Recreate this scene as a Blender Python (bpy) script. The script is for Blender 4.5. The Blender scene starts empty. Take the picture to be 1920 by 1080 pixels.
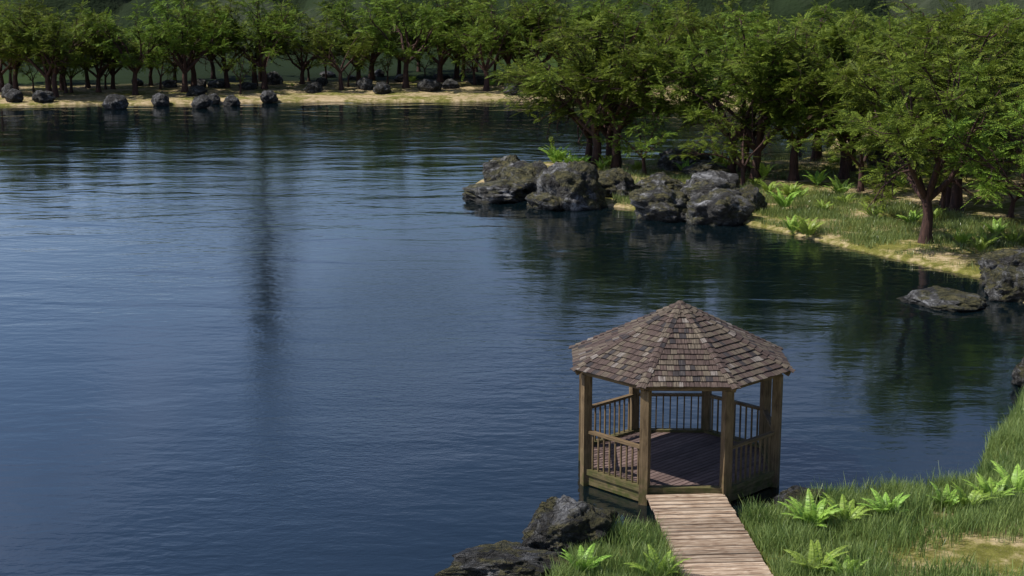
import bpy, math, random
import numpy as np
from mathutils import Vector, Matrix, noise
R = math.radians
PI = math.pi
scene = bpy.context.scene
COL = scene.collection

# ------------------------------------------------------------------ camera
FPX, PITCH, CH = 2915.5, 0.2112, 12.084
cam_d = bpy.data.cameras.new('camera'); cam = bpy.data.objects.new('camera', cam_d)
COL.objects.link(cam); scene.camera = cam
cam.location = (0, 0, CH); cam.rotation_euler = (PI/2-PITCH, 0, 0)
cam_d.sensor_width = 36; cam_d.lens = FPX*36/1920
cam_d.clip_start = .1; cam_d.clip_end = 6000

def G(px, py, z=0.0):
    """ground point of the place that the picture shows at px,py"""
    c, s = math.cos(PITCH), math.sin(PITCH)
    u = (540-py)/FPX; r = (px-960)/FPX
    dy = c + u*s; dz = -s + u*c
    t = (z-CH)/dz
    return (r*t, dy*t, z)

# ------------------------------------------------------------------ tagging
def tag(o, label=None, cat=None, group=None, kind=None):
    if label: o['label'] = label
    if cat: o['category'] = cat
    if group: o['group'] = group
    if kind: o['kind'] = kind
    return o
def empty(name, loc, rz=0):
    o = bpy.data.objects.new(name, None); COL.objects.link(o)
    o.location = loc; o.rotation_euler = (0, 0, rz); o.empty_display_size = .3
    return o
ORD = ['first', 'second', 'third', 'fourth', 'fifth', 'sixth', 'seventh', 'eighth', 'ninth', 'tenth', 'eleventh', 'twelfth', 'thirteenth',
       'fourteenth', 'fifteenth', 'sixteenth', 'seventeenth', 'eighteenth', 'nineteenth', 'twentieth']
TENS = {20: 'twenty', 30: 'thirty', 40: 'forty', 50: 'fifty', 60: 'sixty', 70: 'seventy'}
TENTH = {30: 'thirtieth', 40: 'fortieth', 50: 'fiftieth', 60: 'sixtieth', 70: 'seventieth'}
def ordw(i):                       # 0-based
    n = i+1
    if n <= 20: return ORD[i]
    if n % 10 == 0: return TENTH[n]
    return TENS[n-n % 10] + '-' + ORD[n % 10-1]

# ------------------------------------------------------------------ mesh helpers
class MB:
    def __init__(s): s.v = []; s.f = []; s.uv = []
    def quad(s, a, b, c, d, uv=None):
        i = len(s.v); s.v += [tuple(a), tuple(b), tuple(c), tuple(d)]; s.f.append((i, i+1, i+2, i+3))
        s.uv += uv or [(0, 0), (1, 0), (1, 1), (0, 1)]
    def hexa(s, p, L=1, W=.1, off=0):
        """p: 8 corners, bottom 4 (ccw) then top 4; long axis is 0->1; uv in metres, u along the length"""
        i = len(s.v); s.v += [tuple(q) for q in p]
        fs = [(0, 3, 2, 1), (4, 5, 6, 7), (0, 1, 5, 4), (1, 2, 6, 5), (2, 3, 7, 6), (3, 0, 4, 7)]
        s.f += [tuple(i+k for k in f) for f in fs]
        o = off; q = [(o, o), (o+L, o), (o+L, o+W), (o, o+W)]
        e = [(o, o), (o+W*.3, o), (o+W*.3, o+W), (o, o+W)]
        s.uv += [q[0], q[3], q[2], q[1]] + q + q + e + [q[1], q[0], q[3], q[2]] + e
    def bar(s, a, b, w, h, up=(0, 0, 1)):
        """box beam from a to b, w wide, h along up, centred"""
        a = Vector(a); b = Vector(b); d = (b-a); L = d.length; d.normalize(); up = Vector(up)
        sd = d.cross(up).normalized(); u = sd.cross(d).normalized()
        S = sd*w/2; U = u*h/2
        s.hexa([a+S-U, b+S-U, b-S-U, a-S-U, a+S+U, b+S+U, b-S+U, a-S+U], L, max(w, h), random.random()*9)
    def tube(s, pts, rad, n=6):
        i0 = len(s.v); prev = None; m = len(pts); l = 0
        for k in range(m):
            p = Vector(pts[k]); d = (Vector(pts[min(k+1, m-1)])-Vector(pts[max(k-1, 0)])).normalized()
            x = d.cross(Vector((.13, .99, .05)) if prev is None else prev.cross(d)).normalized() if prev is None else (prev-d*prev.dot(d)).normalized()
            prev = x; y = d.cross(x)
            for j in range(n):
                a = 2*PI*j/n; s.v.append(tuple(p+(x*math.cos(a)+y*math.sin(a))*rad[k]))
        for k in range(m-1):
            for j in range(n):
                a = i0+k*n+j; b = i0+k*n+(j+1) % n
                s.f.append((a, b, b+n, a+n)); s.uv += [(k*.2, j/n), (k*.2, (j+1)/n), (k*.2+.2, (j+1)/n), (k*.2+.2, j/n)]
    def build(s, name, mat, parent=None, smooth=False, uv=True):
        me = bpy.data.meshes.new(name); me.from_pydata(s.v, [], s.f)
        if uv:
            ul = me.uv_layers.new(name='uv'); ul.data.foreach_set('uv', np.array(s.uv, dtype=np.float32).ravel())
        me.materials.append(mat)
        if smooth: me.polygons.foreach_set('use_smooth', [True]*len(me.polygons))
        me.update()
        o = bpy.data.objects.new(name, me); COL.objects.link(o)
        if parent: o.parent = parent
        return o
def mesh_np(name, V, F, mat, smooth=False):
    V = np.asarray(V, dtype=np.float32); F = np.asarray(F, dtype=np.int32); k = F.shape[1]
    me = bpy.data.meshes.new(name)
    me.vertices.add(len(V)); me.vertices.foreach_set('co', V.ravel())
    me.loops.add(F.size); me.loops.foreach_set('vertex_index', F.ravel())
    me.polygons.add(len(F)); me.polygons.foreach_set('loop_start', np.arange(0, F.size, k, dtype=np.int32))
    if smooth: me.polygons.foreach_set('use_smooth', np.ones(len(F), dtype=bool))
    me.materials.append(mat); me.update(calc_edges=True); me.validate()
    return me
def obj(name, me, parent=None):
    o = bpy.data.objects.new(name, me); COL.objects.link(o)
    if parent: o.parent = parent
    return o

# ------------------------------------------------------------------ materials
class N:
    """tiny node builder"""
    def __init__(s, name):
        s.m = bpy.data.materials.new(name); s.m.use_nodes = True; s.t = s.m.node_tree; s.t.nodes.clear()
        s.out = s.t.nodes.new('ShaderNodeOutputMaterial')
    def n(s, typ, **kw):
        o = s.t.nodes.new('ShaderNode'+typ)
        for k, v in kw.items():
            if k.startswith('_'): setattr(o, k[1:], v)
            else:
                i = o.inputs[k.replace('_', ' ')] if not k[0] == 'i' or not k[1:].isdigit() else o.inputs[int(k[1:])]
                if isinstance(v, bpy.types.NodeSocket): s.t.links.new(v, i)
                else: i.default_value = v
        return o
    def l(s, a, b): s.t.links.new(a, b)
    def ramp(s, fac, stops, interp='LINEAR'):
        r = s.t.nodes.new('ShaderNodeValToRGB'); r.color_ramp.interpolation = interp
        while len(r.color_ramp.elements) < len(stops): r.color_ramp.elements.new(.5)
        for e, (p, c) in zip(r.color_ramp.elements, stops): e.position = p; e.color = (*c, 1) if len(c) == 3 else c
        s.l(fac, r.inputs[0]); return r.outputs[0]
    def mix(s, f, a, b, mode='MIX'):
        o = s.t.nodes.new('ShaderNodeMix'); o.data_type = 'RGBA'; o.blend_type = mode
        for i, v in ((0, f), (6, a), (7, b)):
            if isinstance(v, bpy.types.NodeSocket): s.l(v, o.inputs[i])
            else: o.inputs[i].default_value = v if i == 0 else (*v, 1)
        return o.outputs[2]
    def math(s, op, a, b=0.0, clamp=False):
        o = s.t.nodes.new('ShaderNodeMath'); o.operation = op; o.use_clamp = clamp
        for i, v in ((0, a), (1, b)):
            if isinstance(v, bpy.types.NodeSocket): s.l(v, o.inputs[i])
            else: o.inputs[i].default_value = v
        return o.outputs[0]
    def mapr(s, v, a, b, c=0.0, d=1.0):
        o = s.t.nodes.new('ShaderNodeMapRange'); s.l(v, o.inputs[0])
        for i, x in enumerate((a, b, c, d)): o.inputs[i+1].default_value = x
        return o.outputs[0]
    def coord(s, which='Object', scale=(1, 1, 1), rot=(0, 0, 0)):
        t = s.t.nodes.new('ShaderNodeTexCoord'); m = s.t.nodes.new('ShaderNodeMapping')
        s.l(t.outputs[which], m.inputs[0]); m.inputs['Scale'].default_value = scale; m.inputs['Rotation'].default_value = rot
        return m.outputs[0]
    def pos(s, scale=(1, 1, 1)):
        t = s.t.nodes.new('ShaderNodeNewGeometry'); m = s.t.nodes.new('ShaderNodeMapping')
        s.l(t.outputs['Position'], m.inputs[0]); m.inputs['Scale'].default_value = scale
        return m.outputs[0]
    def noise(s, vec, scale, detail=4, rough=.55, dist=0.0):
        o = s.n('TexNoise', Scale=scale, Detail=detail, Roughness=rough, Distortion=dist); s.l(vec, o.inputs['Vector']); return o.outputs['Fac']
    def bump(s, h, strength, dist, normal=None):
        o = s.n('Bump', Strength=strength, Distance=dist, Height=h)
        if normal: s.l(normal, o.inputs['Normal'])
        return o.outputs[0]
    def bsdf(s, **kw):
        b = s.n('BsdfPrincipled', **kw); s.l(b.outputs[0], s.out.inputs[0]); return b

def mat_water():
    m = N('water')
    p = m.pos((.45, 1.15, 1))
    big = m.noise(p, .42, 3, .42, .6)
    mid = m.noise(m.pos((.8, 1.5, 1)), 1.7, 3, .5, .3)
    fine = m.noise(m.pos((1, 1.5, 1)), 7.0, 3, .6)
    patch = m.noise(m.pos((.09, .035, 1)), 1.0, 2, .5)
    sp = m.n('SeparateXYZ', Vector=m.pos())
    gx_ = m.math('MULTIPLY', m.math('ADD', sp.outputs[0], 4.3), .22); gy_ = m.math('MULTIPLY', m.math('ADD', sp.outputs[1], -50.0), .045)
    gust = m.math('SUBTRACT', 1.0, m.math('ADD', m.math('MULTIPLY', gx_, gx_), m.math('MULTIPLY', gy_, gy_)), True)
    calm = m.mapr(patch, .42, .58, .45, 1.0)
    swell = m.noise(m.pos((.02, .05, 1)), 1.0, 2, .5)
    b1_ = m.n('Bump', Distance=.088, Height=big); sy_ = m.n('SeparateXYZ', Vector=m.pos())
    m.l(m.math('MULTIPLY', m.mapr(swell, .38, .62, .6, 1.0), m.mapr(sy_.outputs[1], 34, 78, .28, 1.0)), b1_.inputs['Strength']); n1 = b1_.outputs[0]
    mb_ = m.n('Bump', Distance=.019, Height=mid); m.l(calm, mb_.inputs['Strength']); m.l(n1, mb_.inputs['Normal']); n2 = mb_.outputs[0]
    f2 = m.n('Bump', Distance=.010, Height=fine); m.l(m.math('ADD', m.math('MULTIPLY', gust, .9), m.math('MULTIPLY', calm, .22), True), f2.inputs['Strength']); m.l(n2, f2.inputs['Normal'])
    m.bsdf(Base_Color=(.002, .006, .008, 1), Roughness=.025, IOR=1.9, Normal=f2.outputs[0])
    return m.m
def mat_ground():
    m = N('ground')
    p = m.pos()
    a = m.noise(p, .35, 5, .6, .3); b = m.noise(p, 2.5, 5, .65); c = m.noise(p, 14, 3, .6)
    sand = m.ramp(b, [(.3, (.25, .18, .10)), (.5, (.38, .29, .165)), (.7, (.50, .40, .25))])
    moss = m.ramp(b, [(.3, (.085, .088, .018)), (.6, (.185, .18, .04)), (.8, (.27, .245, .075))])
    mm = m.math('ADD', m.math('MULTIPLY', a, .6), m.math('MULTIPLY', b, .4))
    spy = m.n('SeparateXYZ', Vector=p); mm = m.math('ADD', mm, m.mapr(spy.outputs[1], 90, 110, -.03, .005))
    base = m.mix(m.mapr(mm, .44, .56), moss, sand)
    # pebble grain
    base = m.mix(m.mapr(c, .55, .75, 0, .45), base, (.12, .09, .05), 'MIX')
    c2 = m.noise(p, 38, 3, .7)
    base = m.mix(m.mapr(c2, .56, .68, 0, .55), base, (.10, .075, .035))
    base = m.mix(m.mapr(c2, .30, .40, .5, 0), base, (.55, .48, .34))
    # wet dark edge by the water line (wet mud)
    sep = m.n('SeparateXYZ', Vector=p)
    wet = m.mapr(sep.outputs[2], .0, .06, 1, 0)
    base = m.mix(m.math('MULTIPLY', wet, .6), base, (.07, .065, .02))
    # meadow and woodland soil beyond the strip of shore
    yy = m.math('ADD', sep.outputs[1], m.math('MULTIPLY', m.math('SUBTRACT', a, .5), 5))
    edge = m.math('ADD', m.math('MULTIPLY', sep.outputs[0], -.18), yy)   # line slopes with x
    far = m.mapr(edge, 149, 151.5)
    far2 = m.noise(m.pos((.012, .008, .02)), 1.0, 2, .4)
    meadow = m.ramp(far2, [(.40, (.006, .010, .005)), (.52, (.015, .026, .009)), (.64, (.060, .100, .020))])
    deep = m.mapr(sep.outputs[1], 185, 260)
    meadow = m.mix(deep, meadow, (.03, .04, .02))
    base = m.mix(far, base, meadow)
    h = m.math('ADD', m.math('MULTIPLY', b, .6), m.math('MULTIPLY', c, .25))
    m.bsdf(Base_Color=base, Roughness=.95, Specular_IOR_Level=.08, Normal=m.bump(h, .9, .12))
    return m.m
def mat_wood_far():
    m = N('wood_mass')
    p = m.pos()
    a = m.noise(p, .02, 3, .5); b = m.noise(p, .35, 4, .65)
    c = m.ramp(m.math('ADD', m.math('MULTIPLY', a, .85), m.math('MULTIPLY', b, .15)),
               [(.36, (.010, .016, .008)), (.47, (.018, .030, .012)), (.55, (.045, .055, .034)), (.66, (.038, .062, .020))])
    m.bsdf(Base_Color=c, Roughness=.95, Normal=m.bump(b, 1, .8), Specular_IOR_Level=.1)
    return m.m
def mat_leaf(name, lo, mid, hi, trans=.3, rough=.5, spec=.4):
    m = N(name)
    g = m.n('NewGeometry'); oi = m.n('ObjectInfo')
    col = m.ramp(g.outputs['Random Per Island'], [(0, lo), (.5, mid), (1, hi)])
    big = m.noise(m.pos(), .8, 2, .5)
    col = m.mix(m.mapr(big, .35, .65, 0, .5), col, hi)
    hs = m.n('HueSaturation', Color=col); m.l(m.mapr(oi.outputs['Random'], 0, 1, .470, .512), hs.inputs['Hue'])
    m.l(m.mapr(oi.outputs['Random'], 0, 1, .72, 1.22), hs.inputs['Value'])
    b = m.n('BsdfPrincipled', Roughness=rough, Specular_IOR_Level=spec); m.l(hs.outputs[0], b.inputs['Base Color'])
    t = m.n('BsdfTranslucent'); m.l(m.mix(.5, hs.outputs[0], hi), t.inputs[0])
    x = m.n('MixShader', i0=trans); m.l(b.outputs[0], x.inputs[1]); m.l(t.outputs[0], x.inputs[2]); m.l(x.outputs[0], m.out.inputs[0])
    return m.m
def mat_bark():
    m = N('bark')
    a = m.noise(m.coord('Object', (6, 6, .9)), 2.2, 5, .65, .3)
    c = m.ramp(a, [(.3, (.018, .008, .006)), (.5, (.050, .022, .016)), (.72, (.11, .052, .038))])
    m.bsdf(Base_Color=c, Roughness=.85, Normal=m.bump(a, 1, .06))
    return m.m
def mat_rock(name, mossy=.5, dark=1.0):
    m = N(name)
    p = m.coord('Object'); oi = m.n('ObjectInfo')
    pv = m.n('VectorMath', _operation='ADD'); m.l(p, pv.inputs[0]); m.l(oi.outputs['Location'], pv.inputs[1]); pv = pv.outputs[0]
    a = m.noise(pv, 1.5, 9, .75, .8); b = m.noise(pv, 5.5, 6, .7, .4); s = m.noise(pv, .9, 5, .6, 1.2)
    vo = m.n('TexVoronoi', Scale=2.6, _feature='DISTANCE_TO_EDGE'); 
    wv = m.n('VectorMath', _operation='ADD'); m.l(pv, wv.inputs[0])
    nz = m.n('TexNoise', Scale=1.7, Detail=4); m.l(pv, nz.inputs['Vector']); m.l(nz.outputs['Color'], wv.inputs[1]); m.l(wv.outputs[0], vo.inputs['Vector'])
    crack = m.mapr(vo.outputs['Distance'], 0, .05)
    d = dark
    c = m.ramp(a, [(.36, (.016*d, .015*d, .014*d)), (.49, (.050*d, .048*d, .045*d)), (.56, (.15*d, .15*d, .15*d)), (.65, (.40*d, .40*d, .41*d))])
    mo = m.ramp(b, [(.38, (.022, .024, .008)), (.50, (.075, .070, .022)), (.62, (.15, .13, .045))])
    g = m.n('NewGeometry'); sx = m.n('SeparateXYZ', Vector=g.outputs['Normal'])
    mk = m.math('MULTIPLY', m.mapr(s, .60-.25*mossy, .64-.2*mossy), m.mapr(sx.outputs[2], -.3, .35))
    c = m.mix(m.math('MULTIPLY', mk, min(1, mossy*1.4)), c, mo)
    c = m.mix(m.mapr(crack, 0, 1, .6, 0), c, (.012, .012, .012))
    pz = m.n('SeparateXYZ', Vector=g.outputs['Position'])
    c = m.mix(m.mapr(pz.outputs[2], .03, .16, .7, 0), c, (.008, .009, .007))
    e_ = m.noise(pv, 13, 5, .7, .3)
    h = m.math('ADD', m.math('MULTIPLY', a, .7), m.math('ADD', m.math('MULTIPLY', m.math('ADD', b, m.math('MULTIPLY', e_, .5)), .6), m.math('MULTIPLY', crack, .22)))
    m.bsdf(Base_Color=c, Roughness=.62, Specular_IOR_Level=.35, Normal=m.bump(h, 1, .42))
    return m.m
def mat_wood(name, lo, mid, hi, moss=0.0, streak=1.0, rough=.75):
    m = N(name)
    uv = m.n('UVMap', _uv_map='uv'); g = m.n('NewGeometry')
    mp = m.n('Mapping'); m.l(uv.outputs[0], mp.inputs[0]); mp.inputs['Scale'].default_value = (1.2, 26, 1)
    a = m.noise(mp.outputs[0], 1.0, 5, .65, .6)
    mp2 = m.n('Mapping'); m.l(uv.outputs[0], mp2.inputs[0]); mp2.inputs['Scale'].default_value = (2.5, 7, 1)
    b = m.noise(mp2.outputs[0], 1.0, 3, .5, 1.0)
    f = m.math('ADD', m.math('MULTIPLY', a, .6), m.math('MULTIPLY', b, .4))
    c = m.ramp(f, [(.36, lo), (.5, mid), (.64, hi)])
    isl = m.mapr(g.outputs['Random Per Island'], 0, 1, .72, 1.22)
    hs = m.n('HueSaturation', Color=c); m.l(isl, hs.inputs['Value']); c = hs.outputs[0]
    if moss:
        pz = m.n('SeparateXYZ', Vector=g.outputs['Position'])
        q = m.math('MULTIPLY', m.mapr(pz.outputs[2], .1, 1.0, 1, 0), m.mapr(m.noise(m.pos(), 5, 4, .6), .40, .62))
        c = m.mix(m.math('MULTIPLY', q, moss), c, (.05, .065, .012))
    m.bsdf(Base_Color=c, Roughness=rough, Specular_IOR_Level=.25, Normal=m.bump(f, .7*streak, .02))
    return m.m
def mat_shingle():
    m = N('shingle')
    uv = m.n('UVMap', _uv_map='uv'); g = m.n('NewGeometry')
    base = m.ramp(g.outputs['Random Per Island'], [(0, (.040, .038, .043)), (.14, (.050, .047, .050)), (.15, (.085, .060, .054)), (.5, (.115, .082, .070)),
                                                   (.72, (.140, .115, .086)), (.93, (.17, .14, .105)), (.96, (.25, .22, .20)), (1, (.28, .25, .22))])
    mp = m.n('Mapping'); m.l(uv.outputs[0], mp.inputs[0]); mp.inputs['Scale'].default_value = (38, 3, 1)
    a = m.noise(mp.outputs[0], 1.0, 4, .6)
    sp = m.n('SeparateXYZ', Vector=uv.outputs[0])
    c = m.mix(m.mapr(a, .36, .60, .85, 0), base, (.030, .022, .020))
    c = m.mix(m.mapr(a, .58, .75, 0, .45), c, (.30, .25, .19))
    m.bsdf(Base_Color=c, Roughness=.85, Specular_IOR_Level=.2, Normal=m.bump(a, .6, .01))
    return m.m

M = {}
M['water'] = mat_water(); M['ground'] = mat_ground(); M['woodfar'] = mat_wood_far()
M['leaf'] = mat_leaf('tree_leaf', (.020, .044, .008), (.062, .112, .014), (.175, .245, .030), .25, .6, .12)
M['leaf_dark'] = mat_leaf('pine_leaf', (.008, .02, .008), (.015, .032, .012), (.025, .045, .015), .1)
M['fern'] = mat_leaf('fern_leaf', (.15, .29, .035), (.22, .38, .05), (.36, .53, .10), .28, .45)
M['grass'] = mat_leaf('grass_blade', (.035, .080, .016), (.095, .170, .034), (.30, .38, .12), .25, .33, .7)
M['bark'] = mat_bark()
M['rock'] = mat_rock('rock_mossy', .62, 1.15); M['rockfar'] = mat_rock('rock_dark', .12, .8); M['rocknear'] = mat_rock('rock_near', .55, .6)
M['post'] = mat_wood('post_wood', (.065, .043, .023), (.145, .100, .054), (.22, .155, .085), .7)
M['rim'] = mat_wood('rim_wood', (.06, .046, .022), (.12, .095, .045), (.18, .145, .07), .9)
M['deck'] = mat_wood('deck_wood', (.08, .055, .05), (.145, .10, .09), (.21, .155, .14))
M['walk'] = mat_wood('walkway_wood', (.09, .045, .025), (.32, .235, .165), (.54, .45, .35), 0, 1.5)
M['shingle'] = mat_shingle()

GX, GY, PHI, RP = 3.9252, 35.3612, -.0216, 2.40
# ------------------------------------------------------------------ the lake outline and the land
shore_px = [(0, 200), (100, 198), (180, 195), (280, 197), (420, 194), (560, 191), (700, 191), (860, 191), (1000, 188), (1060, 187), (1180, 193), (1300, 198),
            (1400, 207), (1500, 226), (1575, 258), (1560, 284), (1500, 304), (1440, 306), (1380, 303), (1250, 303), (1130, 305), (1020, 308), (945, 318),
            (905, 342), (890, 366), (945, 362), (1060, 376), (1130, 383), (1190, 392), (1290, 410), (1380, 414), (1500, 441), (1620, 470),
            (1740, 497), (1860, 524), (1915, 560), (1985, 600), (1990, 650), (1945, 690), (1925, 745), (1885, 805), (1850, 855), (1835, 905), (1750, 930),
            (1620, 934), (1500, 948), (1405, 978), (1340, 992), (1240, 1000), (1150, 1012), (1085, 1040), (1045, 1080), (1000, 1150)]
LAKE = [G(x, y)[:2] for x, y in shore_px]
LAKE += [(-6, 22), (-20, 12), (-45, 14), (-62, 40), (-70, 80), (-62, 112), (-50, 124)]
LAKE = np.array(LAKE)
def sdist(X, Y):
    """signed distance to the shore, positive on land"""
    X = np.asarray(X, float); Y = np.asarray(Y, float)
    best = np.full(X.shape, 1e18); inside = np.zeros(X.shape, bool)
    n = len(LAKE)
    for i in range(n):
        ax, ay = LAKE[i]; bx, by = LAKE[(i+1) % n]
        ex, ey = bx-ax, by-ay; L = ex*ex+ey*ey
        t = np.clip(((X-ax)*ex+(Y-ay)*ey)/L, 0, 1)
        d = (X-ax-t*ex)**2+(Y-ay-t*ey)**2; best = np.minimum(best, d)
        if ay != by:
            cond = ((ay > Y) != (by > Y)) & (X < (bx-ax)*(Y-ay)/(by-ay)+ax); inside ^= cond
    d = np.sqrt(best); return np.where(inside, -d, d)
def wav(X, Y):
    return (np.sin(X*.9+1.3*np.sin(Y*.37))*np.sin(Y*1.1+.8*np.sin(X*.5)) + .5*np.sin(X*2.3+Y*1.7)*np.sin(Y*2.9-X*.8))
def hill(X, Y):
    d = np.clip((Y-185-.10*X+8*np.sin(X*.02))/220, 0, 1); d = d*d*(3-2*d)
    side = np.clip((np.abs(X)-120)/300, 0, 1)
    return 30*np.maximum(d, side)*(1+.25*np.sin(X*.013+1)+.1*np.sin(X*.05))
def terrain(X, Y, sd=None):
    X = np.asarray(X, float); Y = np.asarray(Y, float)
    if sd is None: sd = sdist(X, Y)
    sdw = sd + .30*np.clip((Y-46)/8, 0, 1) + .05*wav(X*1.5, Y*1.5)
    land = .20*(1-np.exp(-np.maximum(sdw, 0)/.25)) + .012*np.clip(sdw, 0, 25)
    land = land + .07*wav(X, Y)*np.clip(sd/2.0, 0, 1)
    wl = np.exp(-(((X-GX-.25)/1.9)**4)) * (Y < 34)
    land = land*(1-wl) + np.minimum(land, .10+.03*wav(X*2, Y*2))*wl
    land = land + hill(X, Y)*(sd > 0)
    bed = -1.2*(1-np.exp(np.minimum(sdw, 0)/.8))
    return np.where(sdw > 0, land, bed)
def gz(x, y): return float(terrain(np.array([x]), np.array([y]))[0])

def axis(segs):
    out = [segs[0][0]]
    for a, b, st in segs:
        n = max(1, int(round((b-a)/st))); out += list(a+(b-a)*(np.arange(n)+1)/n)
    return np.array(out)
xs = axis([(-2500, -500, 250), (-500, -140, 30), (-140, -60, 6), (-60, -6, .9), (-6, 32, .27), (32, 70, .8), (70, 140, 6), (140, 500, 30), (500, 2500, 250)])
ys = axis([(-400, -20, 40), (-20, 28, 2), (28, 46, .25), (46, 62, .4), (62, 96, .33), (96, 118, 1.0), (118, 155, .6), (155, 200, 3), (200, 500, 10), (500, 3500, 200)])
XX, YY = np.meshgrid(xs, ys); ZZ = terrain(XX, YY)
nx, ny = len(xs), len(ys)
V = np.stack([XX.ravel(), YY.ravel(), ZZ.ravel()], 1)
idx = np.arange(nx*ny).reshape(ny, nx)
F = np.stack([idx[:-1, :-1].ravel(), idx[:-1, 1:].ravel(), idx[1:, 1:].ravel(), idx[1:, :-1].ravel()], 1)
tag(obj('ground', mesh_np('ground', V, F, M['ground'], True)), kind='structure')
# lake surface
wv = [(-100, -60, 0), (100, -60, 0), (100, 160, 0), (-100, 160, 0)]
tag(obj('water', mesh_np('water', wv, [(0, 1, 2, 3)], M['water'])), kind='structure')

# far-off wood: one canopy of crowns rolling up the hill
def canopy():
    rng = np.random.RandomState(5)
    gx = np.arange(-230, 230, 1.5); gy = np.arange(200, 330, 1.5)
    X, Y = np.meshgrid(gx, gy)
    X = X+rng.uniform(-.6, .6, X.shape); Y = Y+rng.uniform(-.6, .6, Y.shape)
    cx = rng.uniform(-240, 240, 1500); cy = rng.uniform(200, 430, 1500); cr = rng.uniform(5, 9, 1500)
    Hh = np.zeros(X.shape)
    for a, b, r in zip(cx, cy, cr):
        m_ = (np.abs(X-a) < r) & (np.abs(Y-b) < r)
        q = np.clip(1-((X[m_]-a)**2+(Y[m_]-b)**2)/(r*r), 0, 1)
        Hh[m_] = np.maximum(Hh[m_], np.sqrt(q)*(3+r*.7))
    Hh += rng.uniform(-.6, .6, X.shape)
    Z = terrain(X, Y, np.full(X.shape, 20.)) + np.maximum(Hh, 1.8)*np.clip((Y-201)/6, 0, 1) - 1.5*(Y < 202.5)
    Vv = np.stack([X.ravel(), Y.ravel(), Z.ravel()], 1); ii = np.arange(X.size).reshape(X.shape)
    Ff = np.stack([ii[:-1, :-1].ravel(), ii[:-1, 1:].ravel(), ii[1:, 1:].ravel(), ii[1:, :-1].ravel()], 1)
    return mesh_np('far_wood', Vv, Ff, M['woodfar'], True)
tag(obj('far_wood', canopy()), 'dark soft mass of woodland on the hillside far beyond the lake', 'woodland', None, 'stuff')

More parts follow.
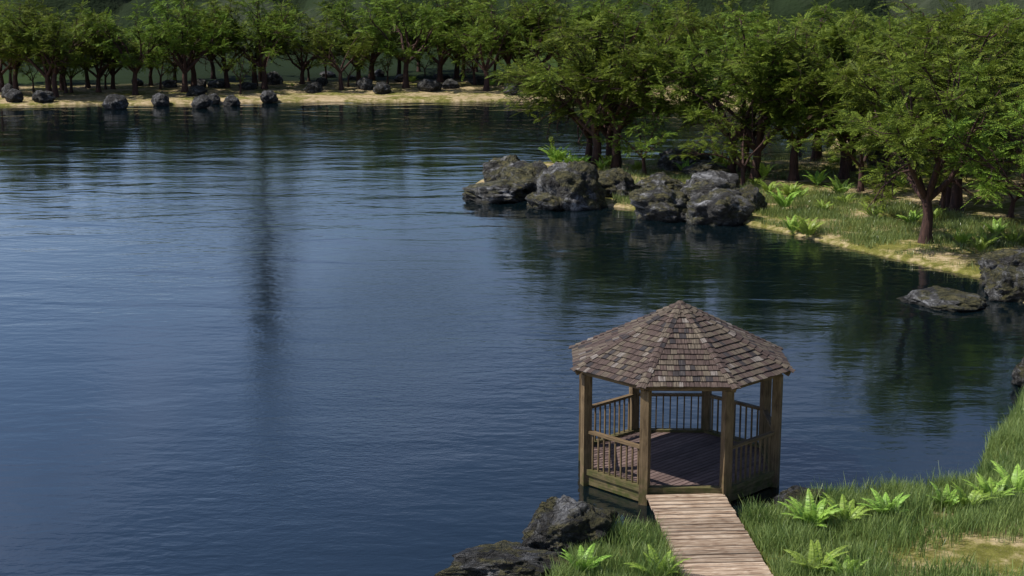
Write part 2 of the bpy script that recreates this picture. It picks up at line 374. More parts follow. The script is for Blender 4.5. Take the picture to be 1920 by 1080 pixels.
# ------------------------------------------------------------------ trees
def make_tree(seed, H=8.0, slender=False, trunk_frac=.2, nl=5, leafd=1.0, spread=1.0, cutf=None):
    rnd = random.Random(seed); tm = MB(); LV = []; LF = []
    def rv(s): return Vector((rnd.gauss(0, s), rnd.gauss(0, s), rnd.gauss(0, s)))
    def leaflet(a, d, side, L, w):
        i = len(LV); m_ = a+d*L*.45
        LV.extend([tuple(a), tuple(m_+side*w), tuple(a+d*L), tuple(m_-side*w)]); LF.append((i, i+1, i+2, i+3))
    def frond(P, D, L):
        D = D.normalized(); nrm = (Vector((0, 0, 1))+rv(.33)); sd = D.cross(nrm).normalized(); nrm = sd.cross(D).normalized()
        k = max(4, int(L/.072)); cur = P.copy(); d = D.copy()
        for j in range(k):
            t = j/k; d = (d+Vector((0, 0, -.035))).normalized(); cur = cur+d*(L/k)
            ll = (.135+.03*rnd.random())*(1-.55*t)*(.55+.45*min(1, t*5))*1.15
            for s_ in (-1, 1):
                q = (d*.75+sd*s_+nrm*rnd.uniform(-.22, .22)).normalized()
                leaflet(cur, q, q.cross(nrm).normalized(), ll, .024+.010*rnd.random())
        leaflet(cur, d, sd, .16, .03)
    def path(P, D, L, r0, r1, n, jit, up, n_sides):
        pts = [P.copy()]; rr = [r0]; dirs = [D.copy()]
        for i in range(n):
            D = (D+rv(jit)+Vector((0, 0, up))).normalized(); P = P+D*(L/n); pts.append(P.copy()); rr.append(r0+(r1-r0)*(i+1)/n); dirs.append(D.copy())
        tm.tube(pts, rr, n_sides); return pts, dirs, rr
    r0 = .0255*H*(.8 if slender else 1.0)
    th = H*trunk_frac
    pts = [Vector((0, 0, -.35)), Vector((0, 0, .0)), Vector((0, 0, th*.22)), Vector((rnd.uniform(-.05, .05), rnd.uniform(-.05, .05), th*.6)), Vector((rnd.uniform(-.12, .12), rnd.uniform(-.12, .12), th))]
    tm.tube(pts, [r0*1.6, r0*1.45, r0*1.05, r0*.86, r0*.78], 9)
    top = pts[-1]
    az0 = rnd.random()*6.28; cut = H*(cutf or (.29 if not slender else .26))
    for a in range(nl):
        az = az0+a*2*PI/nl+rnd.uniform(-.45, .45)
        el = rnd.uniform(.95, 1.3) if a % 2 else rnd.uniform(.62, .9)
        if slender: el = rnd.uniform(.9, 1.35)
        D = Vector((math.cos(az)*math.cos(el)*spread, math.sin(az)*math.cos(el)*spread, math.sin(el))).normalized()
        L1 = H*rnd.uniform(.50, .66)*(1 if el > .8 else .86)
        st = top-Vector((0, 0, rnd.uniform(0, .12)*th*2))
        p1, d1, rr1 = path(st, D, L1, r0*.60, r0*.11, 7, .13, .035 if el < .8 else -.01, 6)
        for b in range(7):
            t = .30+.70*(b+rnd.random()*.7)/7; k = min(int(t*7), 6); k = max(k, 1)
            base = p1[k].lerp(p1[k+1], rnd.random()) if k < 7 else p1[7]
            dd = (d1[k]*.55+rv(.62)+Vector((0, 0, .14))).normalized()
            out = Vector((base.x, base.y, 0)); 
            if out.length > .1: dd = (dd+out.normalized()*.35).normalized()
            L2 = H*rnd.uniform(.17, .27)*(1.1-.35*t)
            p2, d2, rr2 = path(base, dd, L2, rr1[k]*.5+.008, .012, 5, .16, .02, 5)
            for c in range(5):
                k2 = min(5, 1+c); P3 = p2[k2] if c else p2[1]
                d3 = (d2[k2]*.5+rv(.6)); d3.z *= .55; d3 = (d3+Vector((0, 0, .08))).normalized()
                L3 = H*rnd.uniform(.045, .085)
                p3, dd3, _ = path(P3, d3, L3, .014, .006, 3, .15, 0, 3)
                nf = int(rnd.choice((4, 9, 14, 17))*rnd.uniform(.7, 1.1)*leafd) if c else 2
                for e in range(nf):
                    kk = rnd.randint(1, 3); fd = (dd3[kk]*.6+rv(.7)); fd.z = fd.z*.38+.04
                    zz = p3[kk].z; rad_ = math.hypot(p3[kk].x, p3[kk].y)
                    if zz < cut+.10*max(0, 2.2-rad_) and rnd.random() < .9: continue
                    frond(p3[kk], fd, rnd.uniform(.32, .62)*(2.2 if rnd.random() < .015 else 1))
    return tm, LV, LF
PROTO = []
def build_proto(args, leafmat='leaf'):
    tm, LV, LF = make_tree(**args)
    me = bpy.data.meshes.new('trunk'); me.from_pydata(tm.v, [], tm.f); me.materials.append(M['bark'])
    me.polygons.foreach_set('use_smooth', [True]*len(me.polygons)); me.update()
    cm = mesh_np('crown', LV, LF, M[leafmat])
    zmax = max(v[2] for v in LV); PROTO.append((me, cm, zmax, len(LF)))
build_proto(dict(seed=11, nl=6, trunk_frac=.17, leafd=1.0))
build_proto(dict(seed=23, nl=6, trunk_frac=.22, leafd=1.0))
build_proto(dict(seed=37, nl=6, trunk_frac=.21, leafd=.9, spread=1.1, cutf=.33))
build_proto(dict(seed=41, nl=5, trunk_frac=.26, leafd=1.15))
build_proto(dict(seed=57, nl=6, trunk_frac=.19, leafd=1.0, spread=.85))
build_proto(dict(seed=68, nl=4, trunk_frac=.22, slender=True, leafd=.8))
build_proto(dict(seed=79, nl=3, trunk_frac=.28, slender=True, leafd=.6, spread=.8))
print('PROTO', [(round(p[2], 2), p[3]) for p in PROTO])
trnd = random.Random(99)
def tree(px, py, toppx, var, label, group, rz=None, wide=1.0, name='broadleaf_tree'):
    """tree standing where the picture shows its foot; toppx is its height in picture pixels"""
    x, y, _ = G(px, py, .35)
    z = gz(x, y)
    s = math.hypot(y, CH)/FPX
    H = 1.05*toppx*s/math.cos(PITCH*.8)
    tm, cm, zm, _ = PROTO[var]
    k = H/zm
    o = empty(name, (x, y, z-.05), trnd.random()*6.28 if rz is None else rz)
    o.scale = (k*wide, k*wide, k)
    tag(o, label, 'tree', group)
    obj('trunk', tm, o); obj('crown', cm, o)
    return o
FAR = [ # px, py, height px, variant
 (4, 172, 150, 0), (30, 173, 150, 1), (63, 171, 80, 6), (92, 180, 165, 4), (104, 181, 160, 3), (117, 169, 150, 1), (124, 173, 110, 5), (134, 173, 115, 5),
 (165, 165, 130, 1), (185, 172, 120, 0), (198, 167, 95, 6), (212, 166, 120, 4), (254, 176, 150, 3), (283, 161, 120, 1), (301, 166, 90, 5),
 (347, 172, 165, 4), (364, 165, 170, 2), (400, 149, 120, 1), (426, 164, 150, 4), (451, 175, 85, 6), (478, 161, 150, 3), (496, 166, 168, 2),
 (567, 159, 118, 0), (579, 153, 90, 5), (612, 157, 100, 6), (640, 168, 118, 1), (653, 162, 70, 6), (673, 160, 150, 4), (697, 152, 150, 0), (727, 158, 80, 6),
 (761, 165, 162, 3), (748, 147, 130, 1), (797, 146, 60, 5), (825, 155, 150, 0), (856, 149, 145, 4), (868, 147, 135, 1), (890, 160, 110, 5), (912, 168, 155, 2),
 (927, 150, 130, 5), (955, 160, 152, 3), (977, 158, 140, 4), (1010, 160, 150, 0), (1048, 158, 150, 1), (1100, 156, 150, 3), (1150, 157, 148, 2), (1205, 156, 145, 0),
 (1287, 158, 145, 4), (1330, 165, 150, 1), (1370, 168, 150, 3)]
FAR.sort()
sizes = {0: 'spreading green tree', 1: 'full rounded green tree', 2: 'broad vase shaped green tree', 3: 'tall straight stemmed tree', 4: 'upright green tree', 5: 'thin young tree', 6: 'small slender sapling'}
for i, (a, b, h, v) in enumerate(FAR):
    tree(a, b, h*(1.08+.08*math.sin(i*2.3)), v, '%s on the far shore, %s trunk from the left' % (sizes[v], ordw(i)), 'trees lining the far shore')
# second rank on the far shore, closing the gaps of the crowns
r2 = random.Random(4)
BACK = [(20, 160), (98, 158), (328, 154), (785, 138), (893, 138), (1000, 140), (1060, 140), (1120, 140), (1180, 141), (1240, 142), (1300, 145)]
for i, (a, b) in enumerate(BACK):
    tree(a, b, r2.randint(105, 135), r2.choice([0, 1, 4]), 'hazy green tree in the rear rank across the lake, %s from the left' % ordw(i), 'rear rank of trees across the lake', wide=.95)
# peninsula and right bank
PEN = [ # px, py, hpx, var, label, wide
 (1118, 309, 268, 2, 'wide tree leaning over the rock point, reddish trunk behind the bright ferns', 1.05),
 (1144, 306, 285, 0, 'tall tree at the middle of the rock point, just left of the dark straight trunk', 1.0),
 (1156, 312, 290, 3, 'tall tree with dark straight trunk behind the boulders of the point', 1.0),
 (1208, 326, 150, 5, 'small dark bare stemmed tree between the boulders of the point', 1.15),
 (1104, 300, 230, 4, 'leafy tree at the back left of the rock point', 1.0),
 (1371, 330, 270, 1, 'big tree with thick dark trunk right of the round boulder', 1.0),
 (1393, 349, 170, 5, 'slim young tree with thin stem on sand behind the boulders', 1.15),
 (1395, 322, 300, 0, 'broad tree with shaded trunk behind the slim young tree', 1.0),
 (1416, 336, 290, 4, 'leafy tree with brown flared trunk right of the slim young tree', 1.0),
 (1488, 337, 262, 3, 'tree forking low into a V above the shaded path', 1.1),
 (1582, 333, 290, 1, 'dark trunked tree in the middle of the grove, behind the sunlit fern', 1.0),
 (1594, 318, 285, 4, 'reddish trunked tree just behind the dark one in the grove', 1.0),
 (1614, 357, 200, 6, 'thin leaning tree at the edge of the grassy bank', 1.3),
 (1735, 452, 345, 2, 'large spreading tree with bare red brown limbs nearest the water', 1.0),
 (1776, 383, 350, 0, 'thick dark trunk close behind the large spreading tree, on its right', 1.0),
 (1793, 391, 350, 4, 'stout dark tree right of the large spreading tree', 1.0),
 (1767, 402, 180, 6, 'short thin tree between the spreading tree and the stout dark ones', 1.2),
 (1640, 398, 75, 6, 'low yellow green sapling among grass left of the spreading tree', 1.9),
 (1851, 352, 300, 5, 'slim dark stemmed tree in the right part of the grove', 1.5),
 (1840, 325, 290, 3, 'red barked tree deep in the grove on the right', 1.0),
 (1938, 428, 330, 1, 'leafy tree at the right edge with branches over the dark boulder', 1.1),
 (1895, 408, 150, 5, 'low bushy green tree above the ferns by the right edge', 1.6),
 (1975, 480, 330, 0, 'nearest tree at the right edge of the view behind the boulders', 1.0),
 (1660, 320, 290, 1, 'tree behind the pale boulder in the grove', 1.0)]
for a, b, h, v, lab, w in PEN:
    tree(a, b, h, v, lab, 'trees on the right bank', wide=w)
# the grove behind: ranks of trees, numbered from the left within their rank
GR = [(218, [(1440, 190), (1500, 195), (1560, 200), (1620, 198), (1690, 200), (1760, 200), (1830, 198), (1900, 200), (1960, 200)], 'back rank'),
      (262, [(1600, 232), (1668, 236), (1735, 238), (1800, 240), (1868, 238), (1935, 240)], 'middle rank'),
      (300, [(1530, 262), (1640, 272), (1700, 282), (1762, 288), (1822, 292), (1885, 296), (1950, 302)], 'front rank')]
for y0, xs_, nm in GR:
    for i, (a, hh) in enumerate(xs_):
        yy_ = y0+r2.randint(-8, 8)
        tree(a+r2.randint(-9, 9), yy_, yy_-r2.randint(8, 45), r2.choice([0, 1, 2, 3, 4]), 'green tree in the %s of the right hand grove, %s from the left' % (nm, ordw(i)), 'trees filling the grove on the right')
# tall dark pine whose reflection falls across the lake
def pine():
    rnd = random.Random(8); tm = MB(); LV = []; LF = []
    Ht = 27.5
    tm.tube([(0, 0, -.5), (0, 0, 8), (0, 0, 20), (0, 0, Ht)], [.2, .16, .12, .04], 8)
    for i in range(110):
        z = 9+(Ht-9)*(i/110)**.9; L = (4.8*(1-(z-9)/(Ht-9))**.6+.4)*rnd.uniform(.75, 1.1); az = i*2.4
        d = Vector((math.cos(az), math.sin(az), -.05)); p0 = Vector((0, 0, z)); tm.tube([p0, p0+d*L], [.05, .015], 3)
        for j in range(5):
            t = rnd.uniform(.15, 1); c = p0+d*L*t
            for k in range(5):
                q = Vector((rnd.gauss(0, 1), rnd.gauss(0, 1), rnd.gauss(.1, .5))).normalized(); s_ = q.cross(Vector((rnd.random(), rnd.random(), 1))).normalized()
                ii = len(LV); l = rnd.uniform(.4, .75)
                LV.extend([tuple(c), tuple(c+q*l*.5+s_*.13), tuple(c+q*l), tuple(c+q*l*.5-s_*.13)]); LF.append((ii, ii+1, ii+2, ii+3))
    x, y, _ = G(488, 150, .5); o = empty('pine_tree', (x, y, gz(x, y)))
    tag(o, 'very tall dark conifer behind the far shore, rising out of the top of the view', 'tree')
    me = bpy.data.meshes.new('trunk'); me.from_pydata(tm.v, [], tm.f); me.materials.append(M['bark']); me.update()
    obj('trunk', me, o); obj('crown', mesh_np('crown', LV, LF, M['leaf_dark']), o)
pine()

# ------------------------------------------------------------------ rocks
def rock_mesh(seed, sub=4, sharp=1.0, rough=.24, taper=None):
    import bmesh
    rnd = random.Random(seed); bm = bmesh.new(); bmesh.ops.create_icosphere(bm, subdivisions=sub, radius=1)
    planes = []
    for _ in range(13):
        n = Vector((rnd.gauss(0, 1), rnd.gauss(0, 1), rnd.gauss(0, .8))).normalized(); planes.append((n, rnd.uniform(.66, .98)))
    off = Vector((seed*3.7, seed*1.3, seed*.7))
    for v in bm.verts:
        d = v.co.normalized(); r = 1.05
        for n, h in planes:
            c = d.dot(n)
            if c > .05: r = min(r, h/c)
        w = noise.fractal(d*1.6+off, .9, 2.1, 5, noise_basis='PERLIN_ORIGINAL')
        rd = 1-abs(noise.fractal(d*2.2+off*1.3, .8, 2.1, 5))*2
        st = noise.fractal(Vector((d.x*1.2, d.y*1.2, d.z*5.5))+off, .8, 2.0, 4)
        r = r*(1+rough*w*.9+rough*.35*rd+rough*.15*st+rough*.14*(.5-abs(noise.fractal(d*5+off, .8, 2.1, 4))))
        v.co = d*r
        if taper: v.co.z *= 1-taper*max(0, -v.co.x); v.co.y *= 1-taper*.7*max(0, -v.co.x)
    me = bpy.data.meshes.new('boulder'); bm.to_mesh(me); bm.free()
    me.polygons.foreach_set('use_smooth', [True]*len(me.polygons)); me.update()
    return me
def rock_at(px0, px1, py0, py1, me, mat, label, group, water=False, depth=.8, rz=None, sink=.3, kz=1.0):
    cx = (px0+px1)/2
    x, y, _ = G(cx, py1, 0 if water else .25)
    s = math.hypot(y, CH)/FPX; pitch = math.atan2(CH, y)
    W = (px1-px0)*s; D = W*depth
    H = max(.28*W, ((py1-py0)*s-D*.55*math.sin(pitch))/math.cos(pitch))*kz
    yc = y+D*.40; z0 = 0 if water else max(0, gz(x, yc))
    tot = H/(1-sink)
    me.materials.clear(); me.materials.append(mat)
    o = bpy.data.objects.new('boulder', me); COL.objects.link(o)
    q_ = .87 if 'far shore' in group else 1
    o.scale = (W*.56*q_, D*.60*q_, tot*.54*q_); o.location = (x, yc, z0+H-tot*.5)
    o.rotation_euler = (0, 0, trnd.uniform(-.25, .25) if rz is None else rz)
    tag(o, label, 'boulder', group)
    return o
PR = [ # x0,x1,y0,y1,water,label
 (905, 985, 299, 356, 1, 'mossy ridged boulder at the far left end of the rock point'),
 (938, 1046, 304, 368, 1, 'grey and green boulder, second along the top of the rock point'),
 (1012, 1126, 313, 392, 1, 'large pale faced boulder in the middle of the left rock pile'),
 (984, 1078, 350, 393, 1, 'low streaked boulder at the waterline below the large pale one'),
 (868, 982, 340, 379, 1, 'flat tapering boulder jutting left into the lake at the point'),
 (1098, 1190, 318, 368, 0, 'long dark shadowed boulder behind the little grass bay'),
 (1185, 1308, 352, 414, 1, 'wide mossy boulder right of the little grass bay, at the water'),
 (1196, 1285, 326, 366, 0, 'brown topped boulder behind the wide mossy one'),
 (1268, 1404, 327, 392, 0, 'biggest boulder of the right rock pile, with pale centre'),
 (1298, 1404, 364, 422, 1, 'angular grey boulder standing in the water below the biggest one'),
 (1376, 1434, 350, 396, 0, 'dark blocky boulder at the right end of the rock piles'),
 (1240, 1330, 276, 322, 0, 'round dark block standing alone behind, against the water'),
 (1286, 1368, 308, 338, 0, 'low grey stone beside the ferns behind the biggest boulder'),
 (1628, 1688, 272, 312, 0, 'pale bluish boulder deep in the grove')]
for i, (a, b, c, d, w, lab) in enumerate(PR):
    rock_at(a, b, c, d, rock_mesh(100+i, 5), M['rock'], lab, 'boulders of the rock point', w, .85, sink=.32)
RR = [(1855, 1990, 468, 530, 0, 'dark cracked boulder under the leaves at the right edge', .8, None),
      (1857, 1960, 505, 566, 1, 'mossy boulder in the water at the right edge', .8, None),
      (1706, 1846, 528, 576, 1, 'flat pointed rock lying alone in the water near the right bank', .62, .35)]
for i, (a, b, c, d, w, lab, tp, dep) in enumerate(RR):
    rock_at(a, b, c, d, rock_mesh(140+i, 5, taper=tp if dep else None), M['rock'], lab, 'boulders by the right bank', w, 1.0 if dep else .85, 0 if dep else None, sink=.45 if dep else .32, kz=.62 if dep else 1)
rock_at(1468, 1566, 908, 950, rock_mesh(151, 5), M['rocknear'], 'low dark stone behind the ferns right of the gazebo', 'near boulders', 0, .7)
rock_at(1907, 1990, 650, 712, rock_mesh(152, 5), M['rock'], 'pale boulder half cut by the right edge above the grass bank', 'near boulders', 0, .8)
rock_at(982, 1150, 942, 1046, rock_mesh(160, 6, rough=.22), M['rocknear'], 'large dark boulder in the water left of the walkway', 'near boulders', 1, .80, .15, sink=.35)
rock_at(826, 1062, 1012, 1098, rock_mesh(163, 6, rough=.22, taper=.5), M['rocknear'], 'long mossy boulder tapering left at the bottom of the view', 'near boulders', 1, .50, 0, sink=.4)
FR = [(0, 26, 160, 186), (4, 42, 166, 192), (58, 100, 166, 192), (190, 234, 170, 200), (280, 319, 167, 193), (357, 395, 172, 198), (348, 386, 162, 180), (382, 412, 171, 190), (414, 448, 171, 193),
      (482, 520, 166, 188), (299, 333, 150, 167), (242, 270, 150, 164), (366, 386, 148, 166), (386, 422, 150, 167), (444, 482, 153, 170), (497, 530, 137, 161), (567, 604, 153, 175), (590, 614, 148, 164), (597, 630, 137, 150),
      (668, 700, 144, 171), (694, 734, 154, 176), (648, 674, 145, 154), (700, 722, 133, 147), (733, 770, 141, 156), (780, 832, 149, 173), (826, 860, 148, 168), (808, 845, 142, 152), (938, 976, 155, 178), (878, 912, 145, 161), (933, 968, 136, 153), (870, 886, 131, 142)]
fm = [rock_mesh(200+i, 4, rough=.2) for i in range(7)]
for i, (a, b, c, d) in enumerate(sorted(FR)):
    k = b-a; sz = 'wide' if k > 40 else 'small' if k < 28 else 'rounded'
    rock_at(a, b, c, d, fm[i % 7], M['rockfar'], '%s black boulder on the far shore, %s from the left' % (sz, ordw(i)), 'boulders along the far shore', 0, .8, trnd.random()*6.28, sink=.25)

# ------------------------------------------------------------------ ferns
def fern_mesh(seed, nf=9):
    rnd = random.Random(seed); V_ = []; F_ = []
    for k in range(nf):
        az = k*2*PI/nf+rnd.uniform(-.3, .3); L = rnd.uniform(.65, 1.0); el = rnd.uniform(.95, 1.38); roll = rnd.uniform(-.25, .25)
        hd = Vector((math.cos(az), math.sin(az), 0)); n = 26; P = hd*.03; seg = L/n
        e = el; side0 = hd.cross(Vector((0, 0, 1)))
        for j in range(n+1):
            t = j/n; e = el-1.05*t**1.6; D = hd*math.cos(e)+Vector((0, 0, math.sin(e)))
            up = side0.cross(D).normalized(); side = (side0+up*roll).normalized()
            P2 = P+D*seg
            # rachis
            i = len(V_); w = .006*(1-t*.7); V_ += [tuple(P-side*w), tuple(P+side*w), tuple(P2+side*w), tuple(P2-side*w)]; F_.append((i, i+1, i+2, i+3))
            if t > .12:
                q = (t-.12)/.88; pl = .19*math.sin(min(1, q*2.6+.25)*PI/2)*(1-q)**.75+.012
                for s_ in (-1, 1):
                    d = (side*s_+D*.42-up*rnd.uniform(.0, .32)).normalized(); wv_ = d.cross(up).normalized(); wd = .027*(1-.5*q)+.004
                    i = len(V_); a = P2; tip = a+d*pl-up*pl*.15
                    V_ += [tuple(a+wv_*wd*.6), tuple(a+d*pl*.5+wv_*wd), tuple(tip), tuple(a+d*pl*.5-wv_*wd)]
                    F_.append((i, i+1, i+2, i+3))
            P = P2
    return mesh_np('fern', V_, F_, M['fern'])
fmesh = [fern_mesh(300+i, [12, 10, 14, 9][i]) for i in range(4)]
def fern(px, py, w, label, group, var=None):
    if group == 'ferns on the near bank': w *= 1.0
    x, y, _ = G(px, py, .3); s = math.hypot(y, CH)/FPX
    o = bpy.data.objects.new('fern', fmesh[trnd.randint(0, 3) if var is None else var]); COL.objects.link(o)
    k = w*s/1.22*trnd.uniform(.85, 1.1); o.scale = (k, k, k); o.location = (x, y, gz(x, y)-.02); o.rotation_euler = (trnd.uniform(-.1, .1), trnd.uniform(-.1, .1), trnd.random()*6.28)
    tag(o, label, 'fern', group)
NF = [(1090, 1074, 98, 'lime fern at the foot of the long mossy boulder'), (1238, 1076, 105, 'lime fern in the grass just left of the walkway'),
      (1522, 984, 118, 'bright fern in front of the low dark stone'), (1584, 975, 84, 'smaller fern right beside the one by the low stone'),
      (1664, 968, 100, 'fern standing apart in the middle of the near grass edge'), (1815, 955, 100, 'left fern of the thick clump by the near bank'),
      (1770, 948, 80, 'small fern at the left fringe of the thick clump'), (1858, 945, 100, 'middle fern of the thick clump by the near bank'),
      (1905, 925, 105, 'fern at the right edge of the thick clump'), (1528, 1068, 105, 'fern in the lower grass right of the walkway, left of a pair'),
      (1586, 1086, 100, 'fern in the lower grass right of the walkway, right of a pair')]
for a, b, w, lab in NF: fern(a, b, w, lab, 'ferns on the near bank')
PF = [(1045, 309, 62), (1068, 312, 48), (1090, 313, 46), (1140, 313, 44), (1128, 316, 38), (1198, 322, 40), (1285, 324, 50), (1348, 312, 50), (1357, 322, 40), (1440, 364, 44), (1470, 392, 62), (1483, 370, 46),
      (1486, 428, 50), (1514, 434, 56), (1532, 350, 48), (1576, 366, 50), (1584, 384, 36), (1636, 408, 50), (1710, 420, 46), (1802, 458, 56), (1846, 462, 64), (1838, 470, 48), (1640, 330, 36), (1680, 345, 36), (1900, 455, 56),
      (1432, 338, 60), (1418, 352, 40), (1620, 352, 44), (1668, 372, 40), (1752, 412, 40), (1868, 440, 46), (1690, 355, 34), (1500, 372, 36), (1545, 392, 34), (1560, 308, 24), (1570, 305, 22), (1553, 318, 26)]
for i, (a, b, w) in enumerate(sorted(PF)):
    fern(a, b, w*1.08, 'green fern on the right bank or rock point, %s from the left' % ordw(i), 'ferns on the right bank')
for i, (a, b, w) in enumerate([(428, 164, 16), (549, 163, 12), (773, 157, 26), (921, 162, 26), (952, 157, 22), (676, 153, 16)][:6]):
    fern(a, b, w, 'tiny fern on the sandy far shore, %s from the left' % ordw([0, 1, 3, 4, 5, 2][i]), 'ferns on the far shore')

# ------------------------------------------------------------------ the gazebo
GX, GY, PHI, RP = 3.9252, 35.3612, -.0216, 2.40
ZD, ZR, RE, ZE, ZA = .375, 1.334, 2.675, 2.806, 4.146
gz0 = empty('gazebo', (GX, GY, 0), PHI)
tag(gz0, 'octagonal wooden gazebo with shingled roof standing in the lake at the walkway end', 'gazebo')
def cn(i, r, z): a = -PI/2-PI/8+i*PI/4; return Vector((r*math.cos(a), r*math.sin(a), z))
rg = random.Random(3); random.seed(12)
PW = .20
for i in range(8):
    mb = MB(); c = cn(i, RP-.03, 0); a = -PI/2-PI/8+i*PI/4; o_ = Vector((math.cos(a), math.sin(a), 0))
    mb.bar(c+Vector((0, 0, -1.2)), c+Vector((0, 0, ZE-.14)), PW, PW, up=o_)
    mb.build('post', M['post'], gz0)
def side_pts(i, r, z): return cn(i, r, z), cn((i+1) % 8, r, z)
for i in range(8):
    a, b = side_pts(i, RP-.03, ZE-.09); d = (b-a).normalized()
    e = .0; mb = MB(); nrm = Vector((d.y, -d.x, 0))
    # header beam on the posts, mitred at both ends
    h = .17
    ao, bo = side_pts(i, RP+.06, ZE-.12-h/2+.06); ai, bi = side_pts(i, RP-.10, ZE-.12-h/2+.06)
    mb.hexa([ao, bo, bi, ai, ao+Vector((0, 0, h)), bo+Vector((0, 0, h)), bi+Vector((0, 0, h)), ai+Vector((0, 0, h))], (b-a).length, h, rg.random()*5)
    mb.build('header_beam', M['post'], gz0)
# deck: boards on the diagonal, clipped to the octagon
mb = MB(); ap = (RP-.06)*math.cos(PI/8); bw = .145
ang = PI/4; ux = Vector((math.cos(ang), math.sin(ang), 0)); vx = Vector((-math.sin(ang), math.cos(ang), 0))
k = -ap
while k < ap-.02:
    k2 = min(k+bw-.022, ap)
    def lim(t):   # octagon support along ux at offset t on vx (edges aligned to ux and vx as well)
        return min(ap, ap*math.sqrt(2)-abs(t))
    l1, l2 = lim(k), lim(k2)
    z = ZD-.03+rg.uniform(-.002, .002); T = Vector((0, 0, .035))
    p = [ux*-l1+vx*k, ux*l1+vx*k, ux*l2+vx*k2, ux*-l2+vx*k2]; p = [q+Vector((0, 0, z-.035)) for q in p]
    mb.hexa(p+[q+T for q in p], 2*l1, bw, rg.random()*9)
    k += bw
mb.build('deck', M['deck'], gz0)
mb = MB()
for j in range(-2, 3):
    t = j*.85; l = min(ap, ap*math.sqrt(2)-abs(t))-.02
    mb.bar(ux*t-vx*l+Vector((0, 0, ZD-.15)), ux*t+vx*l+Vector((0, 0, ZD-.15)), .08, .14)
mb.build('joist', M['rim'], gz0)
for i in range(8):
    # skirt board and sill round the deck
    mb = MB(); h0, h1 = .03, ZD-.10
    ao, bo = side_pts(i, RP-.005, h0); ai, bi = side_pts(i, RP-.07, h0); U = Vector((0, 0, h1-h0))
    mb.hexa([ao, bo, bi, ai, ao+U, bo+U, bi+U, ai+U], 1.8, .22, rg.random()*5); mb.build('skirt_board', M['rim'], gz0)
    mb = MB(); ao, bo = side_pts(i, RP+.045, ZD-.098); ai, bi = side_pts(i, RP-.15, ZD-.098); U = Vector((0, 0, .13))
    mb.hexa([ao, bo, bi, ai, ao+U, bo+U, bi+U, ai+U], 1.8, .2, rg.random()*5); mb.build('sill', M['rim'], gz0)
for i in range(1, 8):
    a, b = side_pts(i, RP-.045, 0); d = (b-a).normalized(); a2 = a+d*.095; b2 = b-d*.095; L = (b2-a2).length
    rail = empty('railing', (0, 0, 0)); rail.parent = gz0
    mb = MB(); mb.bar(a2+Vector((0, 0, ZR-.03)), b2+Vector((0, 0, ZR-.03)), .115, .065); mb.build('handrail', M['post'], rail)
    for k in range(9):
        p = a2+(b2-a2)*((k+.6)/9.2); mb = MB()
        mb.bar(p+Vector((0, 0, ZD+.03)), p+Vector((0, 0, ZR-.06)), .034, .034, up=d); mb.build('baluster', M['post'], rail)
